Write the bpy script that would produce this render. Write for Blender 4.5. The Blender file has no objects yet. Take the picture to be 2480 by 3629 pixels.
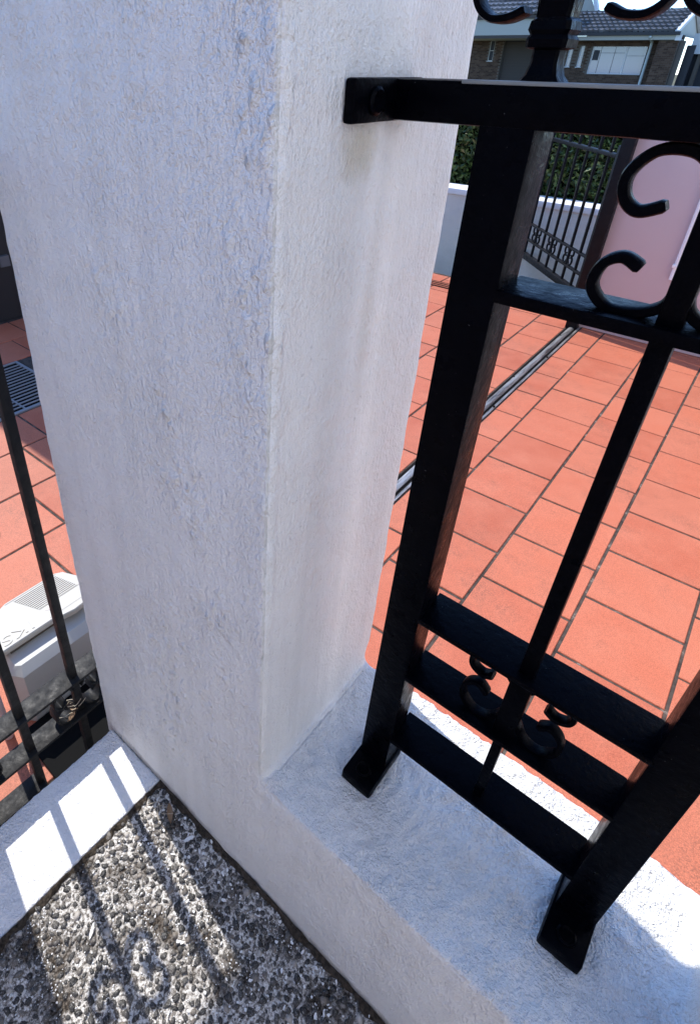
import bpy, bmesh, math, random
import numpy as np
from mathutils import Matrix, Vector
R = math.radians
random.seed(7)
rng = np.random.default_rng(11)
SC = bpy.context.scene
COL = SC.collection

# ------------------------------------------------------------------ camera, sky, sun, exposure
cam_d = bpy.data.cameras.new('camera')
cam = bpy.data.objects.new('camera', cam_d); COL.objects.link(cam)
CR = [[0.7470175580961117, 0.6645817073397153, 0.01720238836764877],
      [0.3601013861571221, -0.38274685339732284, -0.8507830733519369],
      [-0.5588307074453243, 0.6417444978212726, -0.5252354138215367]]
CAMLOC = Vector((0.32, -0.3801, 0.9814))
m = Matrix.Identity(4)
for i in range(3):
    m[i][0] = CR[0][i]; m[i][1] = -CR[1][i]; m[i][2] = -CR[2][i]; m[i][3] = CAMLOC[i]
cam.matrix_world = m
cam_d.sensor_fit = 'HORIZONTAL'; cam_d.sensor_width = 36.0
cam_d.lens = 2065.2 / 2480 * 36
cam_d.shift_x = (1240 - 929.4) / 2480
cam_d.shift_y = -(1814.5 - 1498.1) / 2480
cam_d.clip_start = 0.02; cam_d.clip_end = 2000
SC.camera = cam

SUN_DIR = Vector((-1.0, 0.2, 1.02 * 1.38)).normalized()
elev = math.asin(SUN_DIR.z); azim = math.atan2(SUN_DIR.x, SUN_DIR.y)
w = bpy.data.worlds.new('World'); SC.world = w; w.use_nodes = True
nt = w.node_tree; nt.nodes.clear()
sky = nt.nodes.new('ShaderNodeTexSky'); sky.sky_type = 'NISHITA'; sky.sun_disc = False
sky.sun_elevation = elev; sky.sun_rotation = azim
sky.altitude = 2500; sky.air_density = 1.0; sky.dust_density = 0.0; sky.ozone_density = 6.5
bg = nt.nodes.new('ShaderNodeBackground'); bg.inputs[1].default_value = 0.15
wo = nt.nodes.new('ShaderNodeOutputWorld')
nt.links.new(sky.outputs[0], bg.inputs[0]); nt.links.new(bg.outputs[0], wo.inputs[0])
sd = bpy.data.lights.new('sun', 'SUN'); sd.energy = 2.0; sd.angle = R(0.55); sd.color = (1.0, 0.96, 0.90)
so = bpy.data.objects.new('sun', sd); COL.objects.link(so)
so.rotation_euler = SUN_DIR.to_track_quat('Z', 'Y').to_euler(); so.location = (-6, 1, 9)
SC.view_settings.view_transform = 'Standard'; SC.view_settings.look = 'None'
SC.view_settings.exposure = 1.6; SC.view_settings.gamma = 1.0
SC.view_settings.use_curve_mapping = False
SC.cycles.max_bounces = 8; SC.cycles.diffuse_bounces = 5

# ------------------------------------------------------------------ materials
def mat(name, color, rough=0.6, spec=0.5, metal=0.0):
    m = bpy.data.materials.new(name); m.use_nodes = True
    b = m.node_tree.nodes['Principled BSDF']
    b.inputs['Base Color'].default_value = (*color, 1); b.inputs['Roughness'].default_value = rough
    b.inputs['Specular IOR Level'].default_value = spec; b.inputs['Metallic'].default_value = metal
    return m
class N:
    """small helper round a material's node tree"""
    def __init__(s, m):
        s.m = m; s.t = m.node_tree; s.b = s.t.nodes['Principled BSDF']
        s.pos = s.t.nodes.new('ShaderNodeNewGeometry').outputs['Position']
        s.obj = s.t.nodes.new('ShaderNodeTexCoord').outputs['Object']
    def link(s, a, b): s.t.links.new(a, b)
    def scale(s, v, sc):
        n = s.t.nodes.new('ShaderNodeVectorMath'); n.operation = 'MULTIPLY'
        s.link(v, n.inputs[0]); n.inputs[1].default_value = sc; return n.outputs[0]
    def noise(s, v, scale, detail=3, rough=0.55, dist=0.0):
        n = s.t.nodes.new('ShaderNodeTexNoise'); s.link(v, n.inputs['Vector'])
        n.inputs['Scale'].default_value = scale; n.inputs['Detail'].default_value = detail
        n.inputs['Roughness'].default_value = rough; n.inputs['Distortion'].default_value = dist
        return n.outputs[0]
    def ramp(s, f, stops):
        n = s.t.nodes.new('ShaderNodeValToRGB'); s.link(f, n.inputs[0])
        e = n.color_ramp.elements
        while len(e) < len(stops): e.new(0.5)
        for k, (p, c) in enumerate(stops):
            e[k].position = p; e[k].color = (*(c if isinstance(c, tuple) else (c, c, c)), 1)
        return n.outputs[0]
    def mix(s, f, a, b, mode='MIX'):
        n = s.t.nodes.new('ShaderNodeMix'); n.data_type = 'RGBA'; n.blend_type = mode
        for sock, v in ((n.inputs[0], f), (n.inputs[6], a), (n.inputs[7], b)):
            if isinstance(v, (int, float)): sock.default_value = v
            elif isinstance(v, tuple): sock.default_value = (*v, 1)
            else: s.link(v, sock)
        return n.outputs[2]
    def math(s, op, a, b=0.0):
        n = s.t.nodes.new('ShaderNodeMath'); n.operation = op
        for sock, v in ((n.inputs[0], a), (n.inputs[1], b)):
            if isinstance(v, (int, float)): sock.default_value = v
            else: s.link(v, sock)
        return n.outputs[0]
    def bump(s, h, dist, strength=1.0, prev=None):
        n = s.t.nodes.new('ShaderNodeBump'); s.link(h, n.inputs['Height'])
        n.inputs['Distance'].default_value = dist; n.inputs['Strength'].default_value = strength
        if prev is not None: s.link(prev, n.inputs['Normal'])
        return n.outputs[0]
    def color(s, c): s.link(c, s.b.inputs['Base Color'])
    def rough(s, c): s.link(c, s.b.inputs['Roughness'])
    def normal(s, n): s.link(n, s.b.inputs['Normal'])

def plaster(name, base, amp=1.0, vertical=True, stains=()):
    m = mat(name, base, 0.52, 0.45); n = N(m)
    v = n.scale(n.pos, (1, 1, 0.75) if vertical else (1, 1, 1))
    v = n.scale(n.pos, (1, 1, 0.6) if vertical else (1, 1, 1))
    a = n.noise(v, 210, 2, 0.5); b = n.noise(v, 70, 2, 0.45); c = n.noise(n.pos, 480, 2, 0.5)
    msk = n.ramp(n.noise(n.pos, 7, 3, 0.6), [(0.38, 0.45), (0.62, 1.0)])
    at = n.t.nodes.new('ShaderNodeAttribute'); at.attribute_name = 'knob'; sm = n.t.nodes.new('ShaderNodeAttribute'); sm.attribute_name = 'smoothed'
    vo = n.t.nodes.new('ShaderNodeTexVoronoi'); vo.feature = 'F1'; vo.inputs['Scale'].default_value = 82
    wob = n.t.nodes.new('ShaderNodeTexNoise'); n.link(n.pos, wob.inputs['Vector']); wob.inputs['Scale'].default_value = 60
    off = n.t.nodes.new('ShaderNodeVectorMath'); off.operation = 'MULTIPLY_ADD'; n.link(wob.outputs['Color'], off.inputs[0]); off.inputs[1].default_value = (0.012, 0.012, 0.012); n.link(v, off.inputs[2])
    n.link(off.outputs[0], vo.inputs['Vector'])
    k1 = n.math('MULTIPLY', n.ramp(vo.outputs['Distance'], [(0.06, 1.0), (0.55, 0.0)]), n.ramp(n.noise(n.pos, 48, 2, 0.5), [(0.40, 0.15), (0.60, 1.0)]))
    h = n.math('ADD', n.math('MULTIPLY', a, n.math('MULTIPLY', msk, 0.62)), n.math('ADD', n.math('MULTIPLY', b, 0.42), n.math('MULTIPLY', c, 0.22)))
    h = n.math('MULTIPLY', h, n.math('SUBTRACT', 1.0, sm.outputs['Fac']))
    h = n.math('ADD', h, n.math('MULTIPLY', k1, n.math('MULTIPLY', at.outputs['Fac'], 0.55)))
    n.normal(n.bump(h, 0.013 * amp, 1.0))
    dirt = n.ramp(n.noise(n.pos, 9, 4, 0.65), [(0.3, tuple(x * 0.94 for x in base)), (0.65, base)])
    speck = n.ramp(n.noise(n.pos, 150, 2, 0.5), [(0.25, 0.80), (0.33, 1.0)])
    col = n.mix(1.0, dirt, speck, 'MULTIPLY')
    streak = n.ramp(n.noise(n.scale(n.pos, (26, 26, 1.1)), 1.0, 3, 0.6), [(0.38, 0.945), (0.56, 1.0)])
    if vertical: col = n.mix(1.0, col, streak, 'MULTIPLY')
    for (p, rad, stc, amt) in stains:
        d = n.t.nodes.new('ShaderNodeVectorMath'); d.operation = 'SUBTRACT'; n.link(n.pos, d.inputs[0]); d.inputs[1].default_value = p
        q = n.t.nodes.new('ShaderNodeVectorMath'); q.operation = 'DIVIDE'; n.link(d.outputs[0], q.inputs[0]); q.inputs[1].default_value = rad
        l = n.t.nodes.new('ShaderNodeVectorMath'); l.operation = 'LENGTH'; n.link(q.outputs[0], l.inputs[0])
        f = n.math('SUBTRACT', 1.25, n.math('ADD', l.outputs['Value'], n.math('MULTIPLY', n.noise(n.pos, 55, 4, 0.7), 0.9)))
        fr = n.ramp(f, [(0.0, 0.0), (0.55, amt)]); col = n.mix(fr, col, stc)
    n.color(col)
    n.rough(n.ramp(n.noise(n.pos, 40, 3, 0.6), [(0.3, 0.42), (0.7, 0.68)]))
    return m
STAINS = (((0.0, 0.115, 0.915), (0.05, 0.045, 0.045), (0.52, 0.46, 0.31), 0.55), ((0.0, 0.16, 0.74), (0.05, 0.022, 0.16), (0.62, 0.59, 0.52), 0.35),
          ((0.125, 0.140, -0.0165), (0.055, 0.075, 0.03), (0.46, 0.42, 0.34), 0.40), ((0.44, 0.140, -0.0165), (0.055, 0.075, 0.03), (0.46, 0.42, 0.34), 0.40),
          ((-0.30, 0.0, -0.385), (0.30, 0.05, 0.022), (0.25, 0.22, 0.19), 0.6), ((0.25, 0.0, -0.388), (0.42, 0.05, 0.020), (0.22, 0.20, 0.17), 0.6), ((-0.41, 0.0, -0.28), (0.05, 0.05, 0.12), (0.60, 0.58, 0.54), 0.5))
M_WHITE = plaster('white_rendered_plaster', (0.85, 0.845, 0.82), 1.0, True, STAINS)
M_KERB = plaster('white_stippled_plaster', (0.82, 0.82, 0.82), 0.7, False)
M_FARWALL = plaster('grey_white_render', (0.84, 0.79, 0.71), 1.0, False)
M_CAPWHITE = mat('bright_white_paint', (0.85, 0.85, 0.84), 0.6)
M_MAUVE = mat('mauve_wall_paint', (0.47, 0.30, 0.32), 0.55); _n = N(M_MAUVE)
_n.color(_n.mix(_n.noise(_n.pos, 3, 3), (0.57, 0.455, 0.445), (0.52, 0.415, 0.405)))
_n.normal(_n.bump(_n.noise(_n.pos, 60, 3), 0.002, 0.5))

def iron(name, base, dusty, lo, hi, rough=0.33, spec=0.22):
    m = mat(name, base, rough, spec); n = N(m)
    f = n.ramp(n.noise(n.pos, 34, 5, 0.7, 0.6), [(lo, 0.0), (hi, 1.0)])
    sp = n.ramp(n.noise(n.pos, 260, 2, 0.5), [(0.76, 0.0), (0.80, 1.0)])
    c = n.mix(f, base, dusty); c = n.mix(n.math('MULTIPLY', sp, 0.3), c, (0.30, 0.29, 0.27))
    n.color(c)
    n.rough(n.ramp(n.noise(n.pos, 50, 4, 0.6), [(0.3, rough - 0.08), (0.7, rough + 0.22)]))
    n.normal(n.bump(n.math('ADD', n.noise(n.pos, 120, 3, 0.6), n.math('MULTIPLY', n.noise(n.pos, 24, 2), 1.5)), 0.0018, 0.55))
    return m
M_IRON = iron('black_gloss_paint', (0.0006, 0.0008, 0.0020), (0.0012, 0.0015, 0.0030), 0.45, 0.75, 0.28, 0.035)
M_IRON_DUSTY = iron('weathered_black_paint', (0.007, 0.0072, 0.008), (0.021, 0.0205, 0.020), 0.42, 0.82, 0.5, 0.2)
M_IRON_FAR = iron('dark_grey_gate_paint', (0.0035, 0.0035, 0.005), (0.007, 0.0075, 0.009), 0.4, 0.8, 0.4, 0.2)

M_TILE = mat('terracotta_tile', (0.6, 0.16, 0.09), 0.62, 0.35); _n = N(M_TILE)
_oi = _n.t.nodes.new('ShaderNodeObjectInfo').outputs['Random']
_b = _n.ramp(_oi, [(0.0, (0.375, 0.092, 0.045)), (0.3, (0.425, 0.110, 0.055)), (0.7, (0.47, 0.132, 0.067)), (1.0, (0.405, 0.122, 0.066))])
_b = _n.mix(_n.ramp(_n.noise(_n.pos, 5.5, 4, 0.6), [(0.35, 0.0), (0.7, 0.7)]), _b, (0.49, 0.160, 0.090))
_st = _n.ramp(_n.noise(_n.pos, 2.7, 5, 0.75), [(0.50, 0.10), (0.68, 1.0)])
_sp = _n.ramp(_n.noise(_n.pos, 240, 2, 0.6), [(0.45, 0.0), (0.60, 1.0)])
_b = _n.mix(_n.math('MULTIPLY', _n.math('MULTIPLY', _st, _sp), 0.9), _b, (0.20, 0.075, 0.045))
_gr = _n.ramp(_n.noise(_n.pos, 330, 3, 0.7), [(0.36, 0.70), (0.62, 1.16)])
_b = _n.mix(1.0, _b, _gr, 'MULTIPLY'); _n.color(_b)
_n.normal(_n.bump(_n.math('ADD', _n.noise(_n.pos, 420, 2), _n.noise(_n.pos, 18, 2)), 0.0009, 0.5))
M_GROUT = mat('dark_grout', (0.10, 0.075, 0.062), 0.95, 0.1); _n = N(M_GROUT)
_n.color(_n.ramp(_n.noise(_n.pos, 22, 5, 0.7), [(0.35, (0.035, 0.028, 0.025)), (0.60, (0.095, 0.075, 0.063)), (0.76, (0.34, 0.29, 0.24))]))
M_STEEL = mat('worn_galvanised_steel', (0.50, 0.49, 0.47), 0.42, 0.5, 0.65); _n = N(M_STEEL)
_n.color(_n.ramp(_n.noise(_n.scale(_n.pos, (30, 3, 30)), 2, 5, 0.7), [(0.35, (0.07, 0.06, 0.055)), (0.55, (0.36, 0.345, 0.325)), (0.8, (0.52, 0.51, 0.49))]))
M_BLACK = mat('dark_slot', (0.006, 0.005, 0.005), 0.9, 0.1)
M_DARKSTEEL = mat('dark_grate_steel', (0.34, 0.35, 0.37), 0.4, 0.5, 0.4)
M_GROUND = mat('dry_earth', (0.14, 0.12, 0.09), 0.95, 0.1); _n = N(M_GROUND)
_n.color(_n.ramp(_n.noise(_n.pos, 0.8, 6, 0.7), [(0.3, (0.06, 0.075, 0.03)), (0.7, (0.16, 0.13, 0.09))]))
M_ASPHALT = mat('road_asphalt', (0.055, 0.055, 0.058), 0.9, 0.2); _n = N(M_ASPHALT)
_n.color(_n.ramp(_n.noise(_n.pos, 3, 6, 0.7), [(0.3, (0.045, 0.045, 0.047)), (0.7, (0.07, 0.07, 0.07))]))

M_MORTAR = mat('aggregate_matrix', (0.3, 0.28, 0.25), 0.95, 0.15); _n = N(M_MORTAR)
_c = _n.ramp(_n.noise(_n.pos, 190, 4, 0.7), [(0.36, (0.07, 0.062, 0.054)), (0.48, (0.36, 0.33, 0.295)), (0.58, (0.80, 0.77, 0.72))])
_d = _n.ramp(_n.noise(_n.pos, 13, 4, 0.65), [(0.38, (0.20, 0.175, 0.155)), (0.52, (1.0, 1.0, 1.0))])
_n.color(_n.mix(1.0, _c, _d, 'MULTIPLY')); _n.normal(_n.bump(_n.noise(_n.pos, 330, 4, 0.7), 0.004, 1.0))
M_PEBBLE = mat('dark_river_pebble', (0.06, 0.058, 0.055), 0.62, 0.4); _n = N(M_PEBBLE)
_ri = _n.t.nodes.new('ShaderNodeNewGeometry').outputs['Random Per Island']
_c = _n.ramp(_ri, [(0.0, (0.022, 0.021, 0.021)), (0.60, (0.055, 0.052, 0.049)), (0.84, (0.095, 0.086, 0.077)), (0.93, (0.20, 0.17, 0.14)), (0.98, (0.42, 0.39, 0.35))])
_n.color(_n.mix(_n.math('MAXIMUM', _n.ramp(_n.noise(_n.pos, 420, 3, 0.7), [(0.54, 0.0), (0.68, 0.6)]), _n.ramp(_n.noise(_n.pos, 26, 6, 0.8), [(0.60, 0.0), (0.66, 0.85)])), _c, (0.50, 0.48, 0.44)))
_n.normal(_n.bump(_n.noise(_n.pos, 500, 3, 0.6), 0.0008, 0.8))
M_FLAKE = mat('white_paint_flake', (0.74, 0.74, 0.73), 0.7)
M_DIRT = mat('packed_dirt', (0.045, 0.036, 0.028), 1.0, 0.05); _n = N(M_DIRT)
_n.color(_n.ramp(_n.noise(_n.pos, 160, 4, 0.7), [(0.35, (0.018, 0.015, 0.012)), (0.7, (0.085, 0.068, 0.052))]))
M_LEAF_DRY = mat('dry_leaf', (0.24, 0.15, 0.085), 0.8)
M_TWIG = mat('pale_twig', (0.42, 0.36, 0.27), 0.85)
M_BEIGE = mat('beige_plastic', (0.55, 0.52, 0.45), 0.5); _n = N(M_BEIGE)
_n.color(_n.mix(_n.noise(_n.pos, 14, 4), (0.47, 0.445, 0.385), (0.41, 0.385, 0.33)))
M_GREYBOX = mat('light_grey_plastic', (0.56, 0.57, 0.56), 0.55); _n = N(M_GREYBOX)
_n.color(_n.mix(_n.noise(_n.pos, 20, 4), (0.48, 0.475, 0.45), (0.42, 0.415, 0.39)))
M_VENT = mat('vent_shadow_brown', (0.10, 0.08, 0.06), 0.8)

# ------------------------------------------------------------------ object helpers
def mesh(name, v, f, m=None, smooth=False):
    me = bpy.data.meshes.new(name); me.from_pydata([tuple(map(float, p)) for p in v], [], f); me.update()
    if m: me.materials.append(m)
    if smooth: me.polygons.foreach_set('use_smooth', [True] * len(me.polygons))
    return me
def link(name, me, parent=None, loc=None, rz=0.0):
    o = bpy.data.objects.new(name, me); COL.objects.link(o)
    if parent is not None: o.parent = parent
    if loc is not None: o.location = loc
    if rz: o.rotation_euler = (0, 0, rz)
    return o
def tag(o, label=None, cat=None, group=None, kind=None):
    if label: o['label'] = label
    if cat: o['category'] = cat
    if group: o['group'] = group
    if kind: o['kind'] = kind
    return o
def thing(name, label, cat, loc=(0, 0, 0), rz=0.0, group=None):
    o = link(name, None, None, loc, rz); o.empty_display_size = 0.05
    return tag(o, label, cat, group)
class MB:
    """collects boxes, prisms and sweeps into one mesh"""
    def __init__(s): s.v = []; s.f = []
    def add(s, v, f):
        k = len(s.v); s.v += list(v); s.f += [tuple(i + k for i in q) for q in f]; return s
    def box(s, x0, x1, y0, y1, z0, z1):
        v = [(x, y, z) for z in (z0, z1) for y in (y0, y1) for x in (x0, x1)]
        return s.add(v, [(0, 2, 3, 1), (4, 5, 7, 6), (0, 1, 5, 4), (1, 3, 7, 5), (3, 2, 6, 7), (2, 0, 4, 6)])
    def rbox(s, x0, x1, y0, y1, z0, z1, r):
        """box with chamfered edges"""
        bm = bmesh.new(); bmesh.ops.create_cube(bm, size=1.0)
        for q in bm.verts:
            q.co = ((x0 + x1) / 2 + q.co.x * (x1 - x0), (y0 + y1) / 2 + q.co.y * (y1 - y0), (z0 + z1) / 2 + q.co.z * (z1 - z0))
        bmesh.ops.bevel(bm, geom=list(bm.edges), offset=r, segments=2, affect='EDGES', profile=0.6)
        bm.verts.index_update()
        s.add([tuple(q.co) for q in bm.verts], [tuple(l.index for l in q.verts) for q in bm.faces]); bm.free(); return s
    def prism(s, poly, z0, z1):
        n = len(poly); v = [(x, y, z0) for x, y in poly] + [(x, y, z1) for x, y in poly]
        f = [tuple(range(n - 1, -1, -1)), tuple(range(n, 2 * n))] + [(i, (i + 1) % n, n + (i + 1) % n, n + i) for i in range(n)]
        return s.add(v, f)
    def loft(s, rings, caps=True):
        n = len(rings[0]); v = [p for r in rings for p in r]; f = []
        for k in range(len(rings) - 1):
            for i in range(n):
                f.append((k * n + i, k * n + (i + 1) % n, (k + 1) * n + (i + 1) % n, (k + 1) * n + i))
        if caps: f += [tuple(range(n - 1, -1, -1)), tuple(range((len(rings) - 1) * n, len(rings) * n))]
        return s.add(v, f)
    def lathe(s, cx, cy, prof, n=16):
        return s.loft([[(cx + r * math.cos(2 * math.pi * i / n), cy + r * math.sin(2 * math.pi * i / n), z) for i in range(n)] for r, z in prof])
    def build(s, name, m, parent=None, smooth=False, angle=None):
        me = mesh(name, s.v, s.f, m, smooth)
        if angle is not None:
            me.polygons.foreach_set('use_smooth', [True] * len(me.polygons))
            try: me.set_sharp_from_angle(angle=R(angle))
            except Exception: pass
        return link(name, me, parent)

def catmull(pts, sub=6):
    p = [np.array(q, float) for q in pts]; p = [2 * p[0] - p[1]] + p + [2 * p[-1] - p[-2]]; out = []
    for i in range(1, len(p) - 2):
        for t in np.linspace(0, 1, sub, endpoint=False):
            a, b, c, d = p[i - 1:i + 3]
            out.append(0.5 * (2 * b + (c - a) * t + (2 * a - 5 * b + 4 * c - d) * t * t + (3 * b - a - 3 * c + d) * t ** 3))
    out.append(p[-2]); return out
def scroll(mb, pts, th, y0, y1, sub=6, tip=1.25):
    """flat bar bent in the local x-z plane; th is its thickness, y0..y1 its width; the free end (last point) is hammered thicker"""
    c = catmull(pts, sub); rings = []; n = len(c)
    for i, q in enumerate(c):
        t = c[min(i + 1, n - 1)] - c[max(i - 1, 0)]; t /= np.linalg.norm(t); nn = np.array((-t[1], t[0]))
        h = th / 2 * (1 + (tip - 1) * max(0, (i - 0.75 * n) / (0.25 * n)))
        if i in (0, n - 1): h *= 0.7
        a = q + nn * h; b = q - nn * h; e = (y1 - y0) * 0.16; k = 0.72
        a2 = q + nn * h * k; b2 = q - nn * h * k
        rings.append([(a[0], y0 + e, a[1]), (a[0], y1 - e, a[1]), (a2[0], y1, a2[1]), (b2[0], y1, b2[1]), (b[0], y1 - e, b[1]), (b[0], y0 + e, b[1]), (b2[0], y0, b2[1]), (a2[0], y0, a2[1])])
    mb.loft(rings); return mb

# gradient noise for modelled relief
_perm = rng.permutation(512).astype(np.int64)
_grad = rng.normal(size=(512, 3)); _grad /= np.linalg.norm(_grad, axis=1)[:, None]
def gnoise(p):
    i = np.floor(p).astype(np.int64); f = p - i; u = f * f * f * (f * (f * 6 - 15) + 10); out = 0
    for dx in (0, 1):
        for dy in (0, 1):
            for dz in (0, 1):
                h = _perm[(_perm[(_perm[(i[:, 0] + dx) & 511] + i[:, 1] + dy) & 511] + i[:, 2] + dz) & 511]
                g = _grad[h]; d = f - np.array((dx, dy, dz))
                wgt = (u[:, 0] if dx else 1 - u[:, 0]) * (u[:, 1] if dy else 1 - u[:, 1]) * (u[:, 2] if dz else 1 - u[:, 2])
                out = out + wgt * (g * d).sum(1)
    return out
def np_mesh(name, v, quads, m, normals=None):
    me = bpy.data.meshes.new(name); me.vertices.add(len(v)); me.vertices.foreach_set('co', v.astype(np.float32).ravel())
    me.loops.add(len(quads) * 4); me.loops.foreach_set('vertex_index', quads.astype(np.int32).ravel())
    me.polygons.add(len(quads)); me.polygons.foreach_set('loop_start', np.arange(0, len(quads) * 4, 4, dtype=np.int32))
    me.polygons.foreach_set('use_smooth', np.ones(len(quads), bool)); me.update(calc_edges=True); me.validate()
    if normals is not None: me.normals_split_custom_set_from_vertices(normals.tolist())
    me.materials.append(m); return me

def vox_surface(xs, ys, zs, occ):
    """boundary quads (outward) of an occupied lattice: vertices, quads"""
    nx, ny, nz = len(xs), len(ys), len(zs)
    P = np.zeros((nx + 1, ny + 1, nz + 1), bool); P[1:nx, 1:ny, 1:nz] = occ
    vid = lambda i, j, k: (i * ny + j) * nz + k
    qs = []
    a = P[:-1, 1:, 1:]; b = P[1:, 1:, 1:]
    i, j, k = np.nonzero(a & ~b); qs.append(np.stack([vid(i, j, k), vid(i, j + 1, k), vid(i, j + 1, k + 1), vid(i, j, k + 1)], 1))
    i, j, k = np.nonzero(~a & b); qs.append(np.stack([vid(i, j, k), vid(i, j, k + 1), vid(i, j + 1, k + 1), vid(i, j + 1, k)], 1))
    a = P[1:, :-1, 1:]; b = P[1:, 1:, 1:]
    i, j, k = np.nonzero(a & ~b); qs.append(np.stack([vid(i, j, k), vid(i, j, k + 1), vid(i + 1, j, k + 1), vid(i + 1, j, k)], 1))
    i, j, k = np.nonzero(~a & b); qs.append(np.stack([vid(i, j, k), vid(i + 1, j, k), vid(i + 1, j, k + 1), vid(i, j, k + 1)], 1))
    a = P[1:, 1:, :-1]; b = P[1:, 1:, 1:]
    i, j, k = np.nonzero(a & ~b); qs.append(np.stack([vid(i, j, k), vid(i + 1, j, k), vid(i + 1, j + 1, k), vid(i, j + 1, k)], 1))
    i, j, k = np.nonzero(~a & b); qs.append(np.stack([vid(i, j, k), vid(i, j + 1, k), vid(i + 1, j + 1, k), vid(i + 1, j, k)], 1))
    q = np.concatenate(qs); u, inv = np.unique(q, return_inverse=True); q = inv.reshape(q.shape)
    kk = u % nz; jj = (u // nz) % ny; ii = u // (nz * ny)
    return np.stack([xs[ii], ys[jj], zs[kk]], 1), q
def smooth_verts(v, q, it, wfun=None):
    a = np.concatenate([q[:, 0], q[:, 1], q[:, 2], q[:, 3]]); b = np.concatenate([q[:, 1], q[:, 2], q[:, 3], q[:, 0]])
    n = len(v); deg = np.bincount(a, minlength=n) + np.bincount(b, minlength=n)
    wt = np.ones(n) if wfun is None else wfun(v)
    for _ in range(it):
        s = np.zeros_like(v)
        for c in range(3): s[:, c] = np.bincount(a, v[b, c], n) + np.bincount(b, v[a, c], n)
        v = v + (s / deg[:, None] - v) * (0.5 * wt)[:, None]
    return v
def vnormals(v, q):
    fn = np.cross(v[q[:, 2]] - v[q[:, 0]], v[q[:, 3]] - v[q[:, 1]]); n = np.zeros_like(v)
    for k in range(4):
        for c in range(3): n[:, c] += np.bincount(q[:, k], fn[:, c], len(v))
    return n / np.maximum(np.linalg.norm(n, axis=1)[:, None], 1e-12)
def axis(*segs):
    out = []
    for a, b, s in segs:
        k = max(1, int(round((b - a) / s))); out += list(np.linspace(a, b, k, endpoint=False))
    return np.array(out + [segs[-1][1]])

# ------------------------------------------------------------------ the setting: ground, road, driveway
TZ = -0.564                    # tile surface
AZ = -0.396                    # porch aggregate surface
g = link('ground', mesh('ground', [(-400, -400, -0.95), (400, -400, -0.95), (400, 600, -0.95), (-400, 600, -0.95)], [(0, 1, 2, 3)], M_GROUND)); tag(g, kind='structure')
g = link('road', mesh('road', [(-200, 9, -0.93), (200, 9, -0.93), (200, 17, -0.93), (-200, 17, -0.93)], [(0, 1, 2, 3)], M_ASPHALT)); tag(g, kind='structure')
M_BOUNCE_PATH = mat('terracotta_bounce', (0.33, 0.20, 0.15), 0.9, 0.2); _n = N(M_BOUNCE_PATH)
_n.color(_n.ramp(_n.noise(_n.pos, 2.5, 6, 0.7), [(0.3, (0.38, 0.27, 0.22)), (0.7, (0.46, 0.33, 0.27))]))
g = MB().box(-6.5, 1.94, -8, -1.104, -0.96, -0.43).build('bounce_path', M_BOUNCE_PATH); tag(g, kind='structure')  # unseen paving added to bounce warm sunlight onto the pillar front
YAW = 0.0125
drive = MB().box(-6.5, 2.6, -1.1, 4.46, -0.96, TZ - 0.0045).build('driveway', M_GROUT)
tag(drive, kind='structure')
tile_cache = {}
def tile_mesh(wx, wy):
    key = (round(wx, 3), round(wy, 3))
    if key not in tile_cache:
        t = 0.012; b = 0.0022; x, y = wx / 2, wy / 2
        v = [(-x, -y, -t), (x, -y, -t), (x, y, -t), (-x, y, -t), (-x, -y, -b), (x, -y, -b), (x, y, -b), (-x, y, -b), (-x + b, -y + b, 0), (x - b, -y + b, 0), (x - b, y - b, 0), (-x + b, y - b, 0)]
        f = [(0, 1, 5, 4), (1, 2, 6, 5), (2, 3, 7, 6), (3, 0, 4, 7), (4, 5, 9, 8), (5, 6, 10, 9), (6, 7, 11, 10), (7, 4, 8, 11), (8, 9, 10, 11)]
        tile_cache[key] = mesh('tile', v, f, M_TILE)
    return tile_cache[key]
ROWS = [(-0.486, -0.338, .07), (-0.338, -0.046, .22), (-0.046, 0.258, .07), (0.258, 0.562, .22), (0.562, 0.866, .07), (0.866, 1.17, .22),
        (-0.787, -0.571, 0.0), (-1.087, -0.787, .14), (-1.387, -1.087, 0.0), (-1.687, -1.387, .14), (-1.987, -1.687, 0.0), (-2.275, -1.987, .14),
        (-3.16, -2.86, 0.0), (-3.46, -3.16, .14)]
GAP = 0.0085
cy, sy = math.cos(YAW), math.sin(YAW)
for (xa, xb, off) in ROWS:
    if xa > -0.5: ya0, yb0 = (0.34, 4.44) if xa < 0.6 else (0.34, 3.6)
    elif xa < -2.3: ya0, yb0 = 0.2, 2.3
    elif xb < -1.9: ya0, yb0 = -0.4, 4.44
    else: ya0, yb0 = -0.62, 4.44
    k0 = math.floor((ya0 - off) / 0.3)
    for k in range(k0, 20):
        a = off + k * 0.3; b = a + 0.3
        lo, hi = max(a, ya0), min(b, yb0)
        if hi - lo < 0.04: continue
        xm, ym = (xa + xb) / 2, (lo + hi) / 2
        if xb < -1.1 and xm > -2.3 and 1.5 < ym < 2.6: continue          # wholly behind the pillar
        j = random.uniform(-0.0007, 0.0007)
        o = link('tile', tile_mesh(xb - xa - GAP, hi - lo - GAP), drive, (xm * cy - ym * sy, xm * sy + ym * cy, TZ + j), YAW + random.uniform(-0.005, 0.005))
        o.location.x += random.uniform(-0.0009, 0.0009); o.location.y += random.uniform(-0.0012, 0.0012); o.scale = (random.uniform(0.992, 1.002), random.uniform(0.990, 1.003), 1)
        o.rotation_euler.x = random.uniform(-0.0015, 0.0015); o.rotation_euler.y = random.uniform(-0.0015, 0.0015)

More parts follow.
